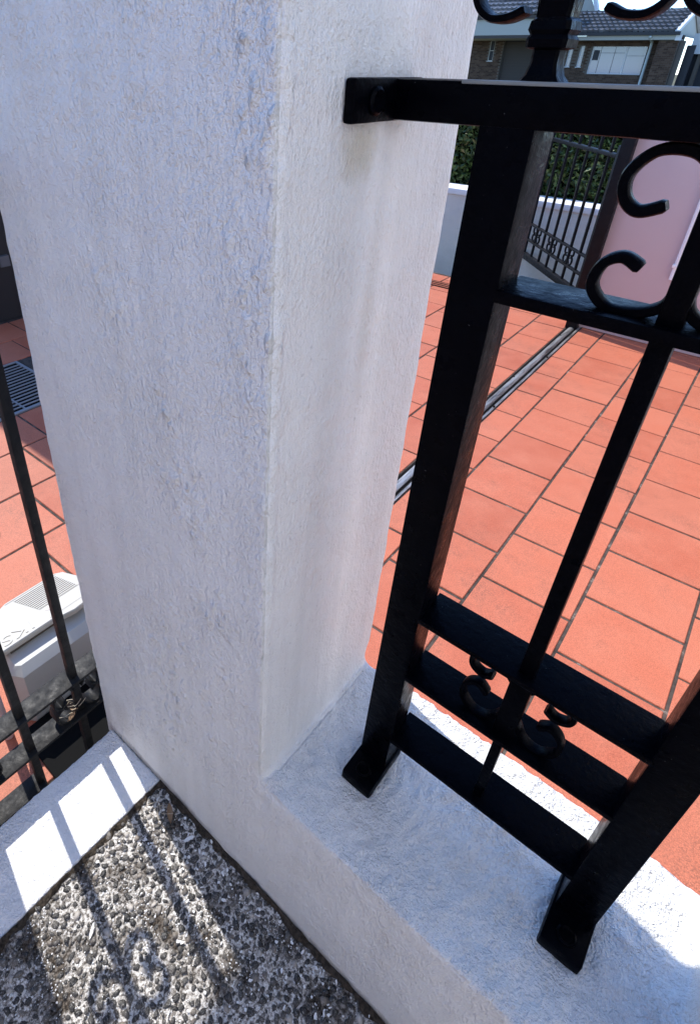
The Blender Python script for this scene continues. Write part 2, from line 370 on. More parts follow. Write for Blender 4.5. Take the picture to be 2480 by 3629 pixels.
# sliding gate track sunk in the tiles
tr = thing('gate_track', 'long worn steel gate track sunk between the terracotta tiles', 'gate track', (0, 0, TZ), YAW)
y0, y1 = -0.55, 4.40
MB().box(-0.569, -0.489, y0, y1, -0.012, -0.0035).build('track_bed', M_BLACK, tr)
ch = MB(); ch.loft([[(-0.553, y, -0.003), (-0.550, y, 0.006), (-0.540, y, 0.010), (-0.526, y, 0.010), (-0.518, y, 0.004), (-0.517, y, -0.003)] for y in (y0, y1)])
ch.build('rail', M_STEEL, tr, angle=40)
MB().rbox(-0.502, -0.4895, y0, y1, -0.006, 0.003, 0.001).build('track_flange', M_STEEL, tr)
for k in range(9):
    b = MB().lathe(-0.546 if k % 2 else -0.4955, 0.8 + k * 0.42, [(0.006, 0.002), (0.006, 0.008), (0.003, 0.011)], 8)
    b.build('track_bolt', M_BLACK, tr)

# drain with its grate
dr = thing('drain_grate', 'steel bar grate over the drain, half in shadow', 'drain', (0, 0, TZ), YAW)
MB().box(-2.85, -2.285, -0.4, 1.06, -0.02, -0.0035).build('drain_pit', M_BLACK, dr)
fr = MB()
for (a, b, c, d) in ((-2.852, -2.838, -0.4, 1.06), (-2.297, -2.283, -0.4, 1.06), (-2.838, -2.297, 1.045, 1.06)): fr.box(a, b, c, d, -0.01, 0.003)
fr.build('grate_frame', M_DARKSTEEL, dr)
bar_me = MB().box(-0.0045, 0.0045, -0.4, 1.044, -0.016, 0.001); bar_me = mesh('grate_bar', bar_me.v, bar_me.f, M_DARKSTEEL)
for k in range(15): link('grate_bar', bar_me, dr, (-2.80 + k * 0.0355, 0, 0))
rod_me = MB().box(-2.837, -2.298, -0.004, 0.004, -0.006, 0.002); rod_me = mesh('cross_rod', rod_me.v, rod_me.f, M_DARKSTEEL)
for k in range(4): link('cross_rod', rod_me, dr, (0, -0.1 + k * 0.3, 0))

# ------------------------------------------------------------------ rendered masonry: pillar, low wall, second pillar
WH = -0.0165
xs = axis((-0.494, 0.0, 0.0040), (0.0, 0.572, 0.0040), (0.572, 0.64, 0.006), (0.64, 1.04, 0.03))
ys = axis((0.0, 0.318, 0.0040))
zs = axis((-0.6, -0.44, 0.02), (-0.44, WH, 0.0040), (WH, 1.12, 0.0040), (1.12, 2.3, 0.04))
X, Y, Z = [0.5 * (a[1:] + a[:-1]) for a in (xs, ys, zs)]
occ = np.zeros((len(X), len(Y), len(Z)), bool)
occ[:, :, Z < WH] = True
occ[np.ix_(X < 0, np.ones(len(Y), bool), Z > -1)] = True
occ[np.ix_(X > 0.572, np.ones(len(Y), bool), Z < 0.30)] = True
V, Q = vox_surface(xs, ys, zs, occ)
def wround(v):
    wt = np.ones(len(v)) * 0.9
    return wt
V = smooth_verts(V, Q, 7)
con = lambda v: np.exp(-((np.minimum(np.abs(v[:, 0]), np.abs(v[:, 0] - 0.572))) ** 2 + (v[:, 2] - WH) ** 2) / 0.034 ** 2)
V = smooth_verts(V, Q, 110, con)
NR = vnormals(V, Q)
s = lambda a, b, c: V * np.array((a, b, c))
front = V[:, 1] < 0.012
win = lambda t, a, b, w_: 1 / (1 + np.exp(-(t - a) / w_)) / (1 + np.exp((t - b) / w_))
brk = np.clip(gnoise(V * 11 + 5) * 1.8 + 0.70, 0, 1)
patch = np.exp(-((V[:, 0] + 0.25 - (0.74 - V[:, 2]) * 0.48) / 0.065) ** 2) * win(V[:, 2], 0.40, 0.80, 0.05)
patch = patch + np.exp(-((V[:, 0] + 0.025) / 0.035) ** 2) * win(V[:, 2], 0.62, 2.0, 0.05)
patch = (patch + 0.9 * win(V[:, 2] - (V[:, 0] + 0.33) * 0.9, -0.33, 0.16, 0.035) * win(V[:, 0], -0.40, -0.05, 0.025)) * brk * front
knob = np.clip(gnoise(s(78, 78, 60) + 1.5) - 0.02, 0, 1) ** 0.8
disp = 0.0022 * gnoise(V * 9) + 0.0016 * gnoise(V * 24 + 9) + (0.0006 + 0.0006 * front) * gnoise(s(70, 70, 40)) + 0.007 * knob * patch + 0.0015 * patch * gnoise(s(46, 46, 40) + 3)
topm = (NR[:, 2] > 0.6) * (V[:, 0] > 0.0)
disp = disp + topm * (0.0042 * np.clip(gnoise(s(76, 56, 76) + 7.7), -0.15, 1) * 1.8 + 0.0012 * gnoise(s(44, 44, 44)))
smoothed = np.where(NR[:, 0] > 0.6, 0.5, 0.0) - np.where(NR[:, 2] > 0.6, 0.25, 0.0)
edge = np.exp(-((V[:, 0]) / 0.012) ** 2) * np.exp(-((V[:, 1]) / 0.012) ** 2)
disp = disp - edge * 0.0024 * np.clip(gnoise(s(40, 40, 40) + 2.2) + 0.05, 0, 1) * 2 + np.exp(-((V[:, 0] + 0.004) / 0.010) ** 2) * (V[:, 1] < 0.012) * (V[:, 2] > -0.02) * (0.0010 + 0.0048 * np.abs(gnoise(s(40, 40, 24) + 9)))
V = V + NR * disp[:, None]
NR = vnormals(V, Q)
wall = thing('rendered_wall', 'white rough rendered garden wall with a thick square pillar beside the short black fence', 'wall', (0, 0, 0))
fc = V[Q].mean(1)
sel = np.where(fc[:, 0] < 0.0, 0, np.where(fc[:, 0] > 0.571, 2, 1))
for k, nm in ((0, 'pillar'), (1, 'low_wall'), (2, 'end_block')):
    q = Q[sel == k]; u, inv = np.unique(q, return_inverse=True)
    me = np_mesh(nm, V[u], inv.reshape(q.shape), M_WHITE, NR[u])
    for an, av in (('knob', np.clip(patch[u] * 1.3, 0, 1)), ('smoothed', smoothed[u])):
        me.attributes.new(an, 'FLOAT', 'POINT').data.foreach_set('value', av.astype(np.float32))
    link(nm, me, wall)

# kerb on the other side of the porch corner
def slab(name, xa, xb, ya, yb, za, zt, step, mtl, amp, parent=None, r=5):
    xs = axis((xa, xb, step)); ys = axis((ya, yb, step)); zs = axis((za, zt - 0.03, 0.03), (zt - 0.03, zt, step))
    occ = np.ones((len(xs) - 1, len(ys) - 1, len(zs) - 1), bool)
    v, q = vox_surface(xs, ys, zs, occ); v = smooth_verts(v, q, r); n = vnormals(v, q)
    k = np.array((1, 1, 1))
    big = gnoise(v * np.array((92, 70, 90)) + 4.1)
    d = amp * (np.clip(big, -0.12, 1) * 1.5 + 0.35 * gnoise(v * 48) + 0.8 * gnoise(v * 20 + 8) + 0.45 * np.clip(gnoise(v * np.array((170, 130, 170))), -0.1, 1))
    v = v + n * d[:, None]
    return link(name, np_mesh(name, v, q, mtl, vnormals(v, q)), parent)
kb = slab('white_kerb', -0.470, -0.2935, -1.1, -0.001, -0.66, -0.391, 0.0031, M_KERB, 0.00175)
tag(kb, 'low white stippled kerb crossed by bar shadows beside the pebbled porch', 'kerb')

# white pillar at the far end of the side fence (its shadow falls across the kerb)
pl = slab('rendered_pillar', -0.72, -0.588, -0.7, -0.262, -0.62, 1.5, 0.02, M_WHITE, 0.002, None, 1)
tag(pl, 'white rendered pillar at the outer end of the weathered side fence', 'pillar')

# porch floor of exposed aggregate
xs_ = np.linspace(-0.293, 1.3, 330); ys_ = np.linspace(-1.1, -0.0012, 228)
gx, gy = np.meshgrid(xs_, ys_, indexing='ij'); v = np.stack([gx.ravel(), gy.ravel(), np.full(gx.size, AZ)], 1)
v[:, 2] += 0.0022 * gnoise(v * np.array((22, 22, 1)) + 1) + 0.0012 * gnoise(v * np.array((95, 95, 1)) + 3)
ny = len(ys_); ii, jj = np.meshgrid(np.arange(len(xs_) - 1), np.arange(ny - 1), indexing='ij'); a = (ii * ny + jj).ravel()
fl = link('porch_floor', np_mesh('porch_floor', v, np.stack([a, a + ny, a + ny + 1, a + 1], 1), M_MORTAR)); tag(fl, kind='structure')
MB().box(-0.2925, 1.3, -1.1, -0.002, -0.62, AZ - 0.01).build('porch_base', M_MORTAR, fl)

def pebbles(name, n, x0, x1, y0, y1, rmin, rmax, mtl, parent, flat=0.55, sink=0.35, seed=3, dens=None, apart=False):
    r = np.random.default_rng(seed)
    bm = bmesh.new(); bmesh.ops.create_icosphere(bm, subdivisions=1, radius=1.0); bm.verts.index_update()
    bv = np.array([q.co for q in bm.verts]); bf = np.array([[l.index for l in q.verts] for q in bm.faces]); bm.free()
    px = r.uniform(x0, x1, n); py = r.uniform(y0, y1, n)
    if dens is not None:
        keep = r.uniform(0, 1, n) < dens(px, py); px, py = px[keep], py[keep]; n = len(px)
    rad = rmin + (rmax - rmin) * r.beta(1.5, 2.4, n)
    if apart:                       # stones do not overlap: mortar shows between them
        rad = np.sort(rad)[::-1]; cell = 0.02; gridd = {}; ok = []
        for k in range(n):
            i, j = int(px[k] / cell + 500), int(py[k] / cell + 500); free = True
            for a in (-1, 0, 1):
                for b in (-1, 0, 1):
                    for t in gridd.get((i + a, j + b), ()):
                        if (px[t] - px[k]) ** 2 + (py[t] - py[k]) ** 2 < (0.76 * (rad[t] + rad[k])) ** 2: free = False
            if free: gridd.setdefault((i, j), []).append(k); ok.append(k)
        px, py, rad = px[ok], py[ok], rad[ok]; n = len(ok)
    vs = []; 
    for k in range(n):
        rr = r.uniform(0.62, 1.30, (12, 1)); sc = np.array((1, r.uniform(0.55, 0.95), flat * r.uniform(0.7, 1.25))); th = r.uniform(0, 2 * math.pi)
        p = bv * rr * sc; tx, ty = r.normal(0, 0.25, 2); p[:, 2] += p[:, 0] * tx + p[:, 1] * ty
        c, s_ = math.cos(th), math.sin(th); p = np.stack([p[:, 0] * c - p[:, 1] * s_, p[:, 0] * s_ + p[:, 1] * c, p[:, 2]], 1) * rad[k]
        vs.append(p + np.array((px[k], py[k], AZ + rad[k] * flat * (1 - sink) * 0.4)))
    vs = np.concatenate(vs); f = (bf[None] + 12 * np.arange(n)[:, None, None]).reshape(-1, 3)
    me = bpy.data.meshes.new(name); me.vertices.add(len(vs)); me.vertices.foreach_set('co', vs.astype(np.float32).ravel())
    me.loops.add(f.size); me.loops.foreach_set('vertex_index', f.astype(np.int32).ravel())
    me.polygons.add(len(f)); me.polygons.foreach_set('loop_start', np.arange(0, f.size, 3, dtype=np.int32)); me.update(calc_edges=True)
    me.materials.append(mtl); o = link(name, me, parent); o['kind'] = 'stuff'; return o
pebbles('pebbles', 15000, -0.286, 0.40, -0.62, -0.006, 0.0030, 0.0098, M_PEBBLE, fl, flat=0.34, sink=0.75, seed=3, apart=True)
pebbles('grit', 9000, -0.288, 0.40, -0.62, -0.004, 0.0010, 0.0026, M_FLAKE, fl, flat=0.4, sink=0.0, seed=6, dens=lambda x, y: 0.25 + 0.6 * (gnoise(np.stack([x * 14, y * 14, x * 0], 1)) > 0.0))
# dirt packed into the two edges
def dirt_strip(pts, wd, ht, seed):
    r = np.random.default_rng(seed); mb = MB(); rings = []
    P = [np.array(pts[0]) + (np.array(pts[1]) - np.array(pts[0])) * t for t in np.linspace(0, 1, 90)]
    d = np.array(pts[1]) - np.array(pts[0]); d = d / np.linalg.norm(d); n_ = np.array((-d[1], d[0]))
    for p in P:
        wv = wd * r.uniform(0.45, 1.4); h = ht * r.uniform(0.3, 1.5)
        rings.append([(*(p), AZ - 0.003), (*(p), AZ + h * 1.25), (*(p + n_ * wv * 0.35), AZ + h), (*(p + n_ * wv * 0.8), AZ + h * 0.35), (*(p + n_ * wv), AZ - 0.003)])
    return mb.loft(rings)
dirt_strip(((1.2, -0.0008), (-0.29, -0.0008)), 0.012, 0.006, 4).build('dirt', M_DIRT, fl)['kind'] = 'stuff'
dirt_strip(((-0.292, 0.0), (-0.292, -0.9)), 0.013, 0.005, 5).build('dirt', M_DIRT, fl)['kind'] = 'stuff'
# flakes of white paint
def flake(mb, x, y, z, a, b, th, r):
    n = 7; ring = []
    for i in range(n):
        t = 2 * math.pi * i / n; k = r.uniform(0.65, 1.2); u, q = a * k * math.cos(t), b * k * math.sin(t)
        ring.append((x + u * math.cos(th) - q * math.sin(th), y + u * math.sin(th) + q * math.cos(th), z + r.uniform(0, 0.0016)))
    mb.loft([[(p[0], p[1], p[2] - 0.0007) for p in ring], ring]); return mb
fm = MB(); r_ = random.Random(9)
for k in range(150):
    x = r_.uniform(-0.27, 0.35); y = -0.008 - abs(r_.gauss(0, 0.10))
    flake(fm, x, y, AZ + r_.uniform(0.003, 0.006), r_.uniform(0.0015, 0.0052), r_.uniform(0.001, 0.003), r_.uniform(0, 3.1), r_)
fm.build('paint_flakes', M_FLAKE, fl)['kind'] = 'stuff'
# bigger single flakes and leaf litter (each lies loose on the floor)
def single(name, label, cat, mb, m): return tag(mb.build(name, m), label, cat)
single('paint_flake', 'curled white paint flake in the pillar shade near the porch corner', 'paint flake', flake(MB(), -0.158, -0.036, AZ + 0.006, 0.012, 0.0045, 1.25, r_), M_FLAKE)
single('paint_flake', 'long white paint flake lying in the middle bar shadow', 'paint flake', flake(MB(), -0.178, -0.258, AZ + 0.007, 0.014, 0.003, 2.2, r_), M_FLAKE)
lf = MB(); c0 = np.array((-0.222, -0.032))
lf.loft([[(c0[0] + x * 0.8 - yy * .6, c0[1] + x * 0.6 * -1 - yy * .8, AZ + 0.010 + hh) for yy, hh in ((-wv, 0.004), (0, 0.0), (wv, 0.005), (0, 0.0012))] for x, wv in ((-0.020, 0.0008), (-0.010, 0.0052), (0.002, 0.0066), (0.013, 0.0042), (0.022, 0.0006))])
single('dry_leaf', 'brown curled dry leaf in the porch corner under the pillar', 'leaf', lf, M_LEAF_DRY)
def tube(mb, pts, rad, n=6, sub=4):
    c = [np.array(p) for p in catmull(pts, sub)]; rings = []
    for i, p in enumerate(c):
        t = c[min(i + 1, len(c) - 1)] - c[max(i - 1, 0)]; t /= np.linalg.norm(t)
        u = np.cross(t, (0.3, 0.2, 1.0)); u /= np.linalg.norm(u); q = np.cross(t, u)
        rr = rad if not callable(rad) else rad(i / (len(c) - 1))
        rings.append([tuple(p + (u * math.cos(2 * math.pi * k / n) + q * math.sin(2 * math.pi * k / n)) * rr) for k in range(n)])
    return mb.loft(rings)
tw = MB()
tube(tw, [(-0.27, -0.055, AZ + .012), (-0.255, -0.035, AZ + .016), (-0.235, -0.045, AZ + .014), (-0.215, -0.028, AZ + .013)], 0.0007)
tube(tw, [(-0.262, -0.03, AZ + .012), (-0.24, -0.05, AZ + .018), (-0.225, -0.060, AZ + .010)], 0.0006)
tube(tw, [(-0.25, -0.06, AZ + .010), (-0.247, -0.04, AZ + .02), (-0.23, -0.028, AZ + .012)], 0.0005)
single('twigs', 'thin pale root fibres tangled round the dry leaf', 'twig', tw, M_TWIG)

# ------------------------------------------------------------------ iron work
def iron_scrolls(parent, m, bx, zc, hz, ry, th=0.006, yd=(0.016, 0.034), sx=1.0, lift=0.0):
    """the four C scrolls set round a bar at bx, centred on height zc"""
    base = [(0.010, -0.030 * hz), (0.024, -0.052 * hz), (0.044, -0.056 * hz), (0.061, -0.038 * hz), (0.060, -0.014 * hz), (0.046, -0.002 * hz), (0.033, -0.012 * hz)]
    for fx in (-1, 1):
        for fz in (1, -1):
            mb = MB(); scroll(mb, [(bx + fx * x * sx, zc + fz * z if not (lift and fz < 0) else zc + 0.018 + (-0.002 - z) * lift) for x, z in base], th, yd[0], yd[1])
            mb.build('scroll', m, parent, angle=50)

def foot(parent, m, x):
    mb = MB(); mb.rbox(x - 0.027, x + 0.027, -0.049, 0.054, -0.004, 0.021, 0.005)
    f = mb.build('foot_plate', m, parent, angle=35)
    MB().lathe(x, -0.026, [(0.0125, 0.020), (0.0125, 0.0235), (0.0100, 0.0250), (0.0080, 0.0225), (0.0, 0.0225)], 18).build('bolt', m, f, angle=40)

# short panel between the two pillars (local origin on the wall top, y = 0 at the near faces)
fn = thing('wrought_iron_fence', 'short glossy black wrought iron fence bolted on the white wall', 'fence', (0, 0.148, WH))
zr = lambda z: z - WH
for xc in (0.1165, 0.434):
    MB().rbox(xc - 0.0235, xc + 0.0235, 0, 0.05, 0.004, zr(0.945), 0.003).build('post', M_IRON, fn, angle=35)
    foot(fn, M_IRON, xc)
MB().rbox(0.004, 0.845, -0.001, 0.052, zr(0.9395), zr(0.9725), 0.0035).build('top_rail', M_IRON, fn, angle=35)
MB().rbox(0.1375, 0.413, -0.0005, 0.062, zr(0.797), zr(0.8095), 0.0025).build('rail', M_IRON, fn, angle=35)
for zt in (0.364, 0.242, 0.085):
    MB().rbox(0.1375, 0.413, -0.0005, 0.062, zr(zt - 0.0085), zr(zt), 0.0025).build('rail', M_IRON, fn, angle=35)
MB().rbox(0.072, 0.262, -0.0019, 0.004, zr(0.9700), zr(0.9732), 0.0012).build('edge_highlight', mat('painted_highlight', (0.20, 0.215, 0.21), 0.45, 0.5), fn, angle=35)  # pale strip painted as the sky's reflection along the rail edge
MB().rbox(0.80, 0.847, 0, 0.05, zr(0.303), zr(0.939), 0.003).build('post', M_IRON, fn, angle=35)
# bracket onto the pillar
for (xa, sgn) in ((0.0005, 1),):
    xb = xa + sgn * 0.011
    br = MB().rbox(min(xa, xb), max(xa, xb), -0.066, 0.05, zr(0.9385), zr(0.973), 0.003).build('bracket', M_IRON, fn, angle=35)
    bmb = MB(); rings = []
    for rr, dx in ((0.0115, 0.009), (0.0115, 0.0135), (0.009, 0.0155), (0.006, 0.0145)):
        rings.append([(xa + sgn * dx, -0.034 + rr * math.cos(t), zr(0.9555) + rr * math.sin(t)) for t in np.linspace(0, 2 * math.pi, 16, endpoint=False)])
    bmb.loft(rings).build('bolt', M_IRON, br, angle=40)
BX = 0.2745
MB().rbox(BX - 0.0090, BX + 0.0090, 0.012, 0.030, zr(0.30), zr(0.80), 0.002).build('bar', M_IRON, fn, angle=35)
MB().rbox(BX - 0.0130, BX + 0.0130, 0.010, 0.030, zr(0.24), zr(0.358), 0.002).build('bar', M_IRON, fn, angle=35)
MB().rbox(BX - 0.0065, BX + 0.0065, 0.012, 0.026, zr(0.082), zr(0.236), 0.002).build('bar', M_IRON, fn, angle=35)
MB().rbox(BX - 0.0095, BX + 0.0095, 0.010, 0.030, zr(0.806), zr(0.945), 0.002).build('bar', M_IRON, fn, angle=35)
iron_scrolls(fn, M_IRON, BX, zr(0.300), 1.0, 1, 0.0070, (0.013, 0.027), 1.0, 0.65)
# big C scrolls between the two upper rails
for fx in (-1, 1):
    top = [(0.006, 0.908), (0.012, 0.924), (0.026, 0.9335), (0.048, 0.932), (0.0625, 0.916), (0.0615, 0.899), (0.049, 0.889), (0.031, 0.8955)]
    low = [(0.004, 0.835), (0.010, 0.821), (0.026, 0.8125), (0.048, 0.8115), (0.0635, 0.826), (0.061, 0.845), (0.048, 0.8535), (0.033, 0.8475)]
    for c in (top, low):
        scroll(MB(), [(BX + fx * x, zr(z)) for x, z in c], 0.0085, 0.012, 0.028, 7, 1.15).build('scroll', M_IRON, fn, angle=50) if False else None
        mb = MB(); scroll(mb, [(BX + fx * x, zr(z)) for x, z in c], 0.0088, 0.013, 0.026, 7, 1.15); mb.build('scroll', M_IRON, fn, angle=50)
# spears above the top rail with knuckle, flared base and scrolls
for px in (0.1285, BX, 0.42):
    mb = MB(); q = lambda r, z: [(px + r * a, 0.025 + r * b, zr(z)) for a, b in ((-1, -.8), (-.8, -1), (.8, -1), (1, -.8), (1, .8), (.8, 1), (-.8, 1), (-1, .8))]
    mb.loft([q(0.017, 0.9715), q(0.0125, 0.977), q(0.0103, 0.985), q(0.0103, 0.994), q(0.0152, 0.9955), q(0.0158, 1.001), q(0.0140, 1.004), q(0.0158, 1.007), q(0.0150, 1.0125), q(0.0125, 1.015), q(0.0135, 1.03), q(0.0115, 1.20), q(0.016, 1.215), q(0.002, 1.27)])
    mb.build('spear', M_IRON, fn, angle=30)
    for fx, o in ((-1, 0.0), (1, 0.012)):
        c = [(0.023 + o, 1.0205), (0.036 + o, 1.0155), (0.051 + o, 1.0160), (0.0625 + o, 1.026), (0.066 + o, 1.045), (0.056 + o, 1.075), (0.030 + o, 1.092), (0.008, 1.098)]
        mb = MB(); scroll(mb, [(px + fx * x, zr(z)) for x, z in c[::-1]], 0.0062, 0.014, 0.032, 7, 1.2); mb.build('scroll', M_IRON, fn, angle=50)

# weathered side fence (runs along y outside the kerb); local x = world +y, local y = world -x
sf = thing('iron_fence', 'dusty weathered black iron fence standing along the low kerb', 'fence', (-0.530, 0, TZ), R(90))
z_ = lambda z: z - TZ
for zt in (-0.2345, -0.360, -0.497):
    MB().rbox(-0.318, 0.30 if zt > -0.4 else -0.158, 0, 0.050, z_(zt - 0.0085), z_(zt), 0.0022).build('rail', M_IRON_DUSTY, sf, angle=35)
MB().rbox(-0.318, 0.30, -0.001, 0.051, z_(0.86), z_(0.89), 0.003).build('top_rail', M_IRON_DUSTY, sf, angle=35)
for k, yb in enumerate((0.234, 0.102, -0.030, -0.162, -0.294)):
    MB().rbox(yb - 0.0092, yb + 0.0092, 0.016, 0.034, 0.0, z_(0.87), 0.002).build('bar', M_IRON_DUSTY, sf, angle=35)
    if k % 2 == 0: iron_scrolls(sf, M_IRON_DUSTY, yb, z_(-0.300), 1.0, 1, 0.0055, (0.008, 0.042))
    else: iron_scrolls(sf, M_IRON_DUSTY, yb, z_(0.295), 1.25, 1, 0.0075, (0.016, 0.034))
# dry leaves caught in the rails
lb = MB(); rr_ = random.Random(4)
for k in range(9):
    y = -0.055 + rr_.uniform(-0.022, 0.022); x = -0.545 + rr_.uniform(-0.02, 0.01); z = -0.352 + rr_.uniform(0.0, 0.03)
    tube(lb, [(x - rr_.uniform(0, .02), y - rr_.uniform(0, .02), z), (x, y, z + 0.006), (x + rr_.uniform(0, .012), y + rr_.uniform(-.02, .02), z + rr_.uniform(0.0, 0.03))], 0.0008, 5, 3)
single('twigs', 'small tangle of dry stems caught on the dusty fence rail', 'twig', lb, M_TWIG)
lf = MB()
for (x, y, z, a) in ((-0.548, -0.047, -0.340, 0.4), (-0.540, -0.060, -0.348, 1.6)):
    lf.loft([[(x + math.cos(a) * t - math.sin(a) * q, y + math.sin(a) * t + math.cos(a) * q, z + h + t * 0.6) for q, h in ((-wv, .002), (0, 0), (wv, .003), (0, .001))] for t, wv in ((-.012, .0006), (-.004, .005), (.004, .005), (.012, .0005))])
single('dry_leaf', 'two small brown dry leaves stuck among the fence scrolls', 'leaf', lf, M_LEAF_DRY)

# ------------------------------------------------------------------ gate motor on its base
gm = thing('gate_motor', 'beige sliding gate motor with louvred cover on a grey base', 'gate motor', (0, 0, TZ))
h = lambda z: z - TZ
def ring(d, z): # plan of the base, inset d
    return [(-0.845 + d, 0.25 - d, h(z)), (-0.845 + d, -0.100 + d, h(z)), (-0.770 + d * 0.2, -0.100 + d, h(z)), (-0.736 - d, -0.078 + d * 0.4, h(z)), (-0.736 - d, 0.25 - d, h(z))]
MB().loft([ring(0.0, TZ + 0.001), ring(0.0, -0.371), ring(0.0012, -0.3695), ring(0.020, -0.348)]).build('base', M_GREYBOX, gm, angle=25)
MB().box(-1.0, -0.8455, -0.04, 0.20, 0.001, h(-0.405)).build('body', M_GREYBOX, gm)
MB().box(-0.825, -0.806, -0.070, 0.22, h(-0.3485), h(-0.330)).build('seal', M_VENT, gm)
SLP = 0.335
def top(x): return h(-0.308) + (x + 0.792) * SLP
def cring(d, z):
    p = [(-1.008 + d, 0.172), (-1.008 + d, 0.010), (-0.975 + d, -0.050 + d), (-0.795 - d, -0.130 + d), (-0.793 - d, 0.060), (-0.780 - d, 0.078), (-0.772 - d, 0.110), (-0.778 - d, 0.150), (-0.795 - d, 0.205 - d), (-0.915, 0.207 - d), (-0.99 + d, 0.194 - d)]
    return [(x, y, top(x) + z) for x, y in p]
MB().loft([cring(0.006, -0.020), cring(0.001, -0.018), cring(0.0, -0.005), cring(0.003, 0.0)]).build('cover', M_BEIGE, gm, angle=25)
# louvres on the far half of the cover
P4 = ((-0.992, 0.030), (-0.876, 0.052), (-0.876, 0.176), (-0.992, 0.166))
vp = MB(); vp.add([(x, y, top(x) + 0.0005) for x, y in P4], [(0, 1, 2, 3)]); vp.build('louvre_panel', M_VENT, gm)
lv = MB()
for k in range(12):
    t = k / 11; x = -0.988 + 0.110 * t; ya = 0.030 + 0.021 * t; yb = 0.166 + 0.0095 * t
    lv.add([(x + a, y, top(x + a) + c) for y in (ya, yb) for a, c in ((-0.0027, 0.0004), (-0.0027, 0.0014), (0.0027, 0.0014), (0.0027, 0.0004))], [(0, 1, 5, 4), (1, 2, 6, 5), (2, 3, 7, 6), (3, 0, 4, 7), (0, 3, 2, 1), (4, 5, 6, 7)])
lv.build('louvres', M_BEIGE, gm)['kind'] = 'stuff'
ang = math.atan(SLP)
cpo = MB().lathe(0, 0, [(0.0095, 0.0), (0.0095, 0.0012), (0.006, 0.0016), (0.0, 0.0014)], 16).build('screw_cap', mat('faded_pink_plastic', (0.70, 0.58, 0.53), 0.5), gm, angle=40)
cpo.location = (-0.853, 0.070, top(-0.853)); cpo.rotation_euler = (0, -ang, 0)
for xa, xb, ya, yb in ((-0.8715, -0.8700, 0.052, 0.19), (-0.8050, -0.8040, 0.05, 0.17), (-0.998, -0.996, 0.006, 0.172)):
    MB().add([(x, y, top(x) + 0.0006) for x, y in ((xa, ya), (xb, ya), (xb, yb), (xa, yb))], [(0, 1, 2, 3)]).build('seam', M_VENT, gm)
# raised letters, seen upside down from the porch
c = bpy.data.curves.new('lettering', 'FONT'); c.body = 'IKS'; c.size = 0.066; c.extrude = 0.0017; c.shear = 0.2; c.space_character = 1.05
tmp = bpy.data.objects.new('lettering_curve', c); lme = bpy.data.meshes.new_from_object(tmp); bpy.data.objects.remove(tmp)
lme.materials.clear(); lme.materials.append(M_BEIGE)
lo = link('lettering', lme, gm)
ex = Vector((0, -1, 0)); ey = Vector((math.cos(ang), 0, math.sin(ang))); ez = ex.cross(ey)
mm = Matrix((ex, ey, ez)).transposed().to_4x4(); mm.translation = (-0.850, 0.020, top(-0.850) + 0.0004); lo.matrix_local = mm
pt = MB().rbox(-0.733, -0.485, -0.128, 0.30, TZ + 0.001, TZ + 0.010, 0.002).build('shade_plate', mat('shade_black', (0.004, 0.004, 0.004), 0.8, 0.1))  # black sheet added in place of the motor's deep shade on the tiles
tag(pt, 'matt black sheet standing for the shade between the gate motor base and the kerb', 'shade sheet')

# mauve conduit that rises beside the motor
cd = MB().lathe(-0.757, -0.150, [(0.0125, TZ + 0.0), (0.0125, -0.12)], 14).build('conduit', M_MAUVE, None, angle=40)
tag(cd, 'thin mauve painted conduit rising beside the grey motor base', 'conduit')
MBc = MB().rbox(-0.772, -0.752, -0.205, -0.182, TZ + 0.0005, TZ + 0.016, 0.002).build('conduit_clip', M_CAPWHITE)
tag(MBc, 'small white clip on the tiles beside the mauve conduit', 'clip')

# ------------------------------------------------------------------ far boundary: wall, hedge, swing gate, mauve wall
FW = 4.455
bw = thing('boundary_wall', 'grey rendered boundary wall with a bright white cap below the hedge', 'wall', (0, 0, TZ))
MB().box(-7.0, 3.5, FW, FW + 0.20, -0.11, 0.094 - TZ).build('wall_body', M_FARWALL, bw)
MB().rbox(-7.0, 3.5, FW - 0.012, FW + 0.22, 0.095 - TZ, 0.142 - TZ, 0.008).build('coping', M_CAPWHITE, bw, angle=35)
hd = thing('hedge', 'dense dark green clipped hedge rising behind the boundary wall', 'hedge', (0, 0, 0))
M_LEAF = mat('hedge_leaf', (0.05, 0.09, 0.025), 0.42, 0.5); _n = N(M_LEAF)
_ri = _n.t.nodes.new('ShaderNodeNewGeometry').outputs['Random Per Island']
_n.color(_n.ramp(_ri, [(0.0, (0.020, 0.040, 0.010)), (0.45, (0.050, 0.090, 0.020)), (0.8, (0.10, 0.16, 0.035)), (0.93, (0.17, 0.24, 0.07)), (1.0, (0.17, 0.11, 0.05))]))
_n.b.inputs['Subsurface Weight'].default_value = 0.0
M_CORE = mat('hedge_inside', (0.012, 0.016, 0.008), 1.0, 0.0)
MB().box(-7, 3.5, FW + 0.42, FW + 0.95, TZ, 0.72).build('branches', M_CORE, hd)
r = np.random.default_rng(21); lv = []; lfc = []
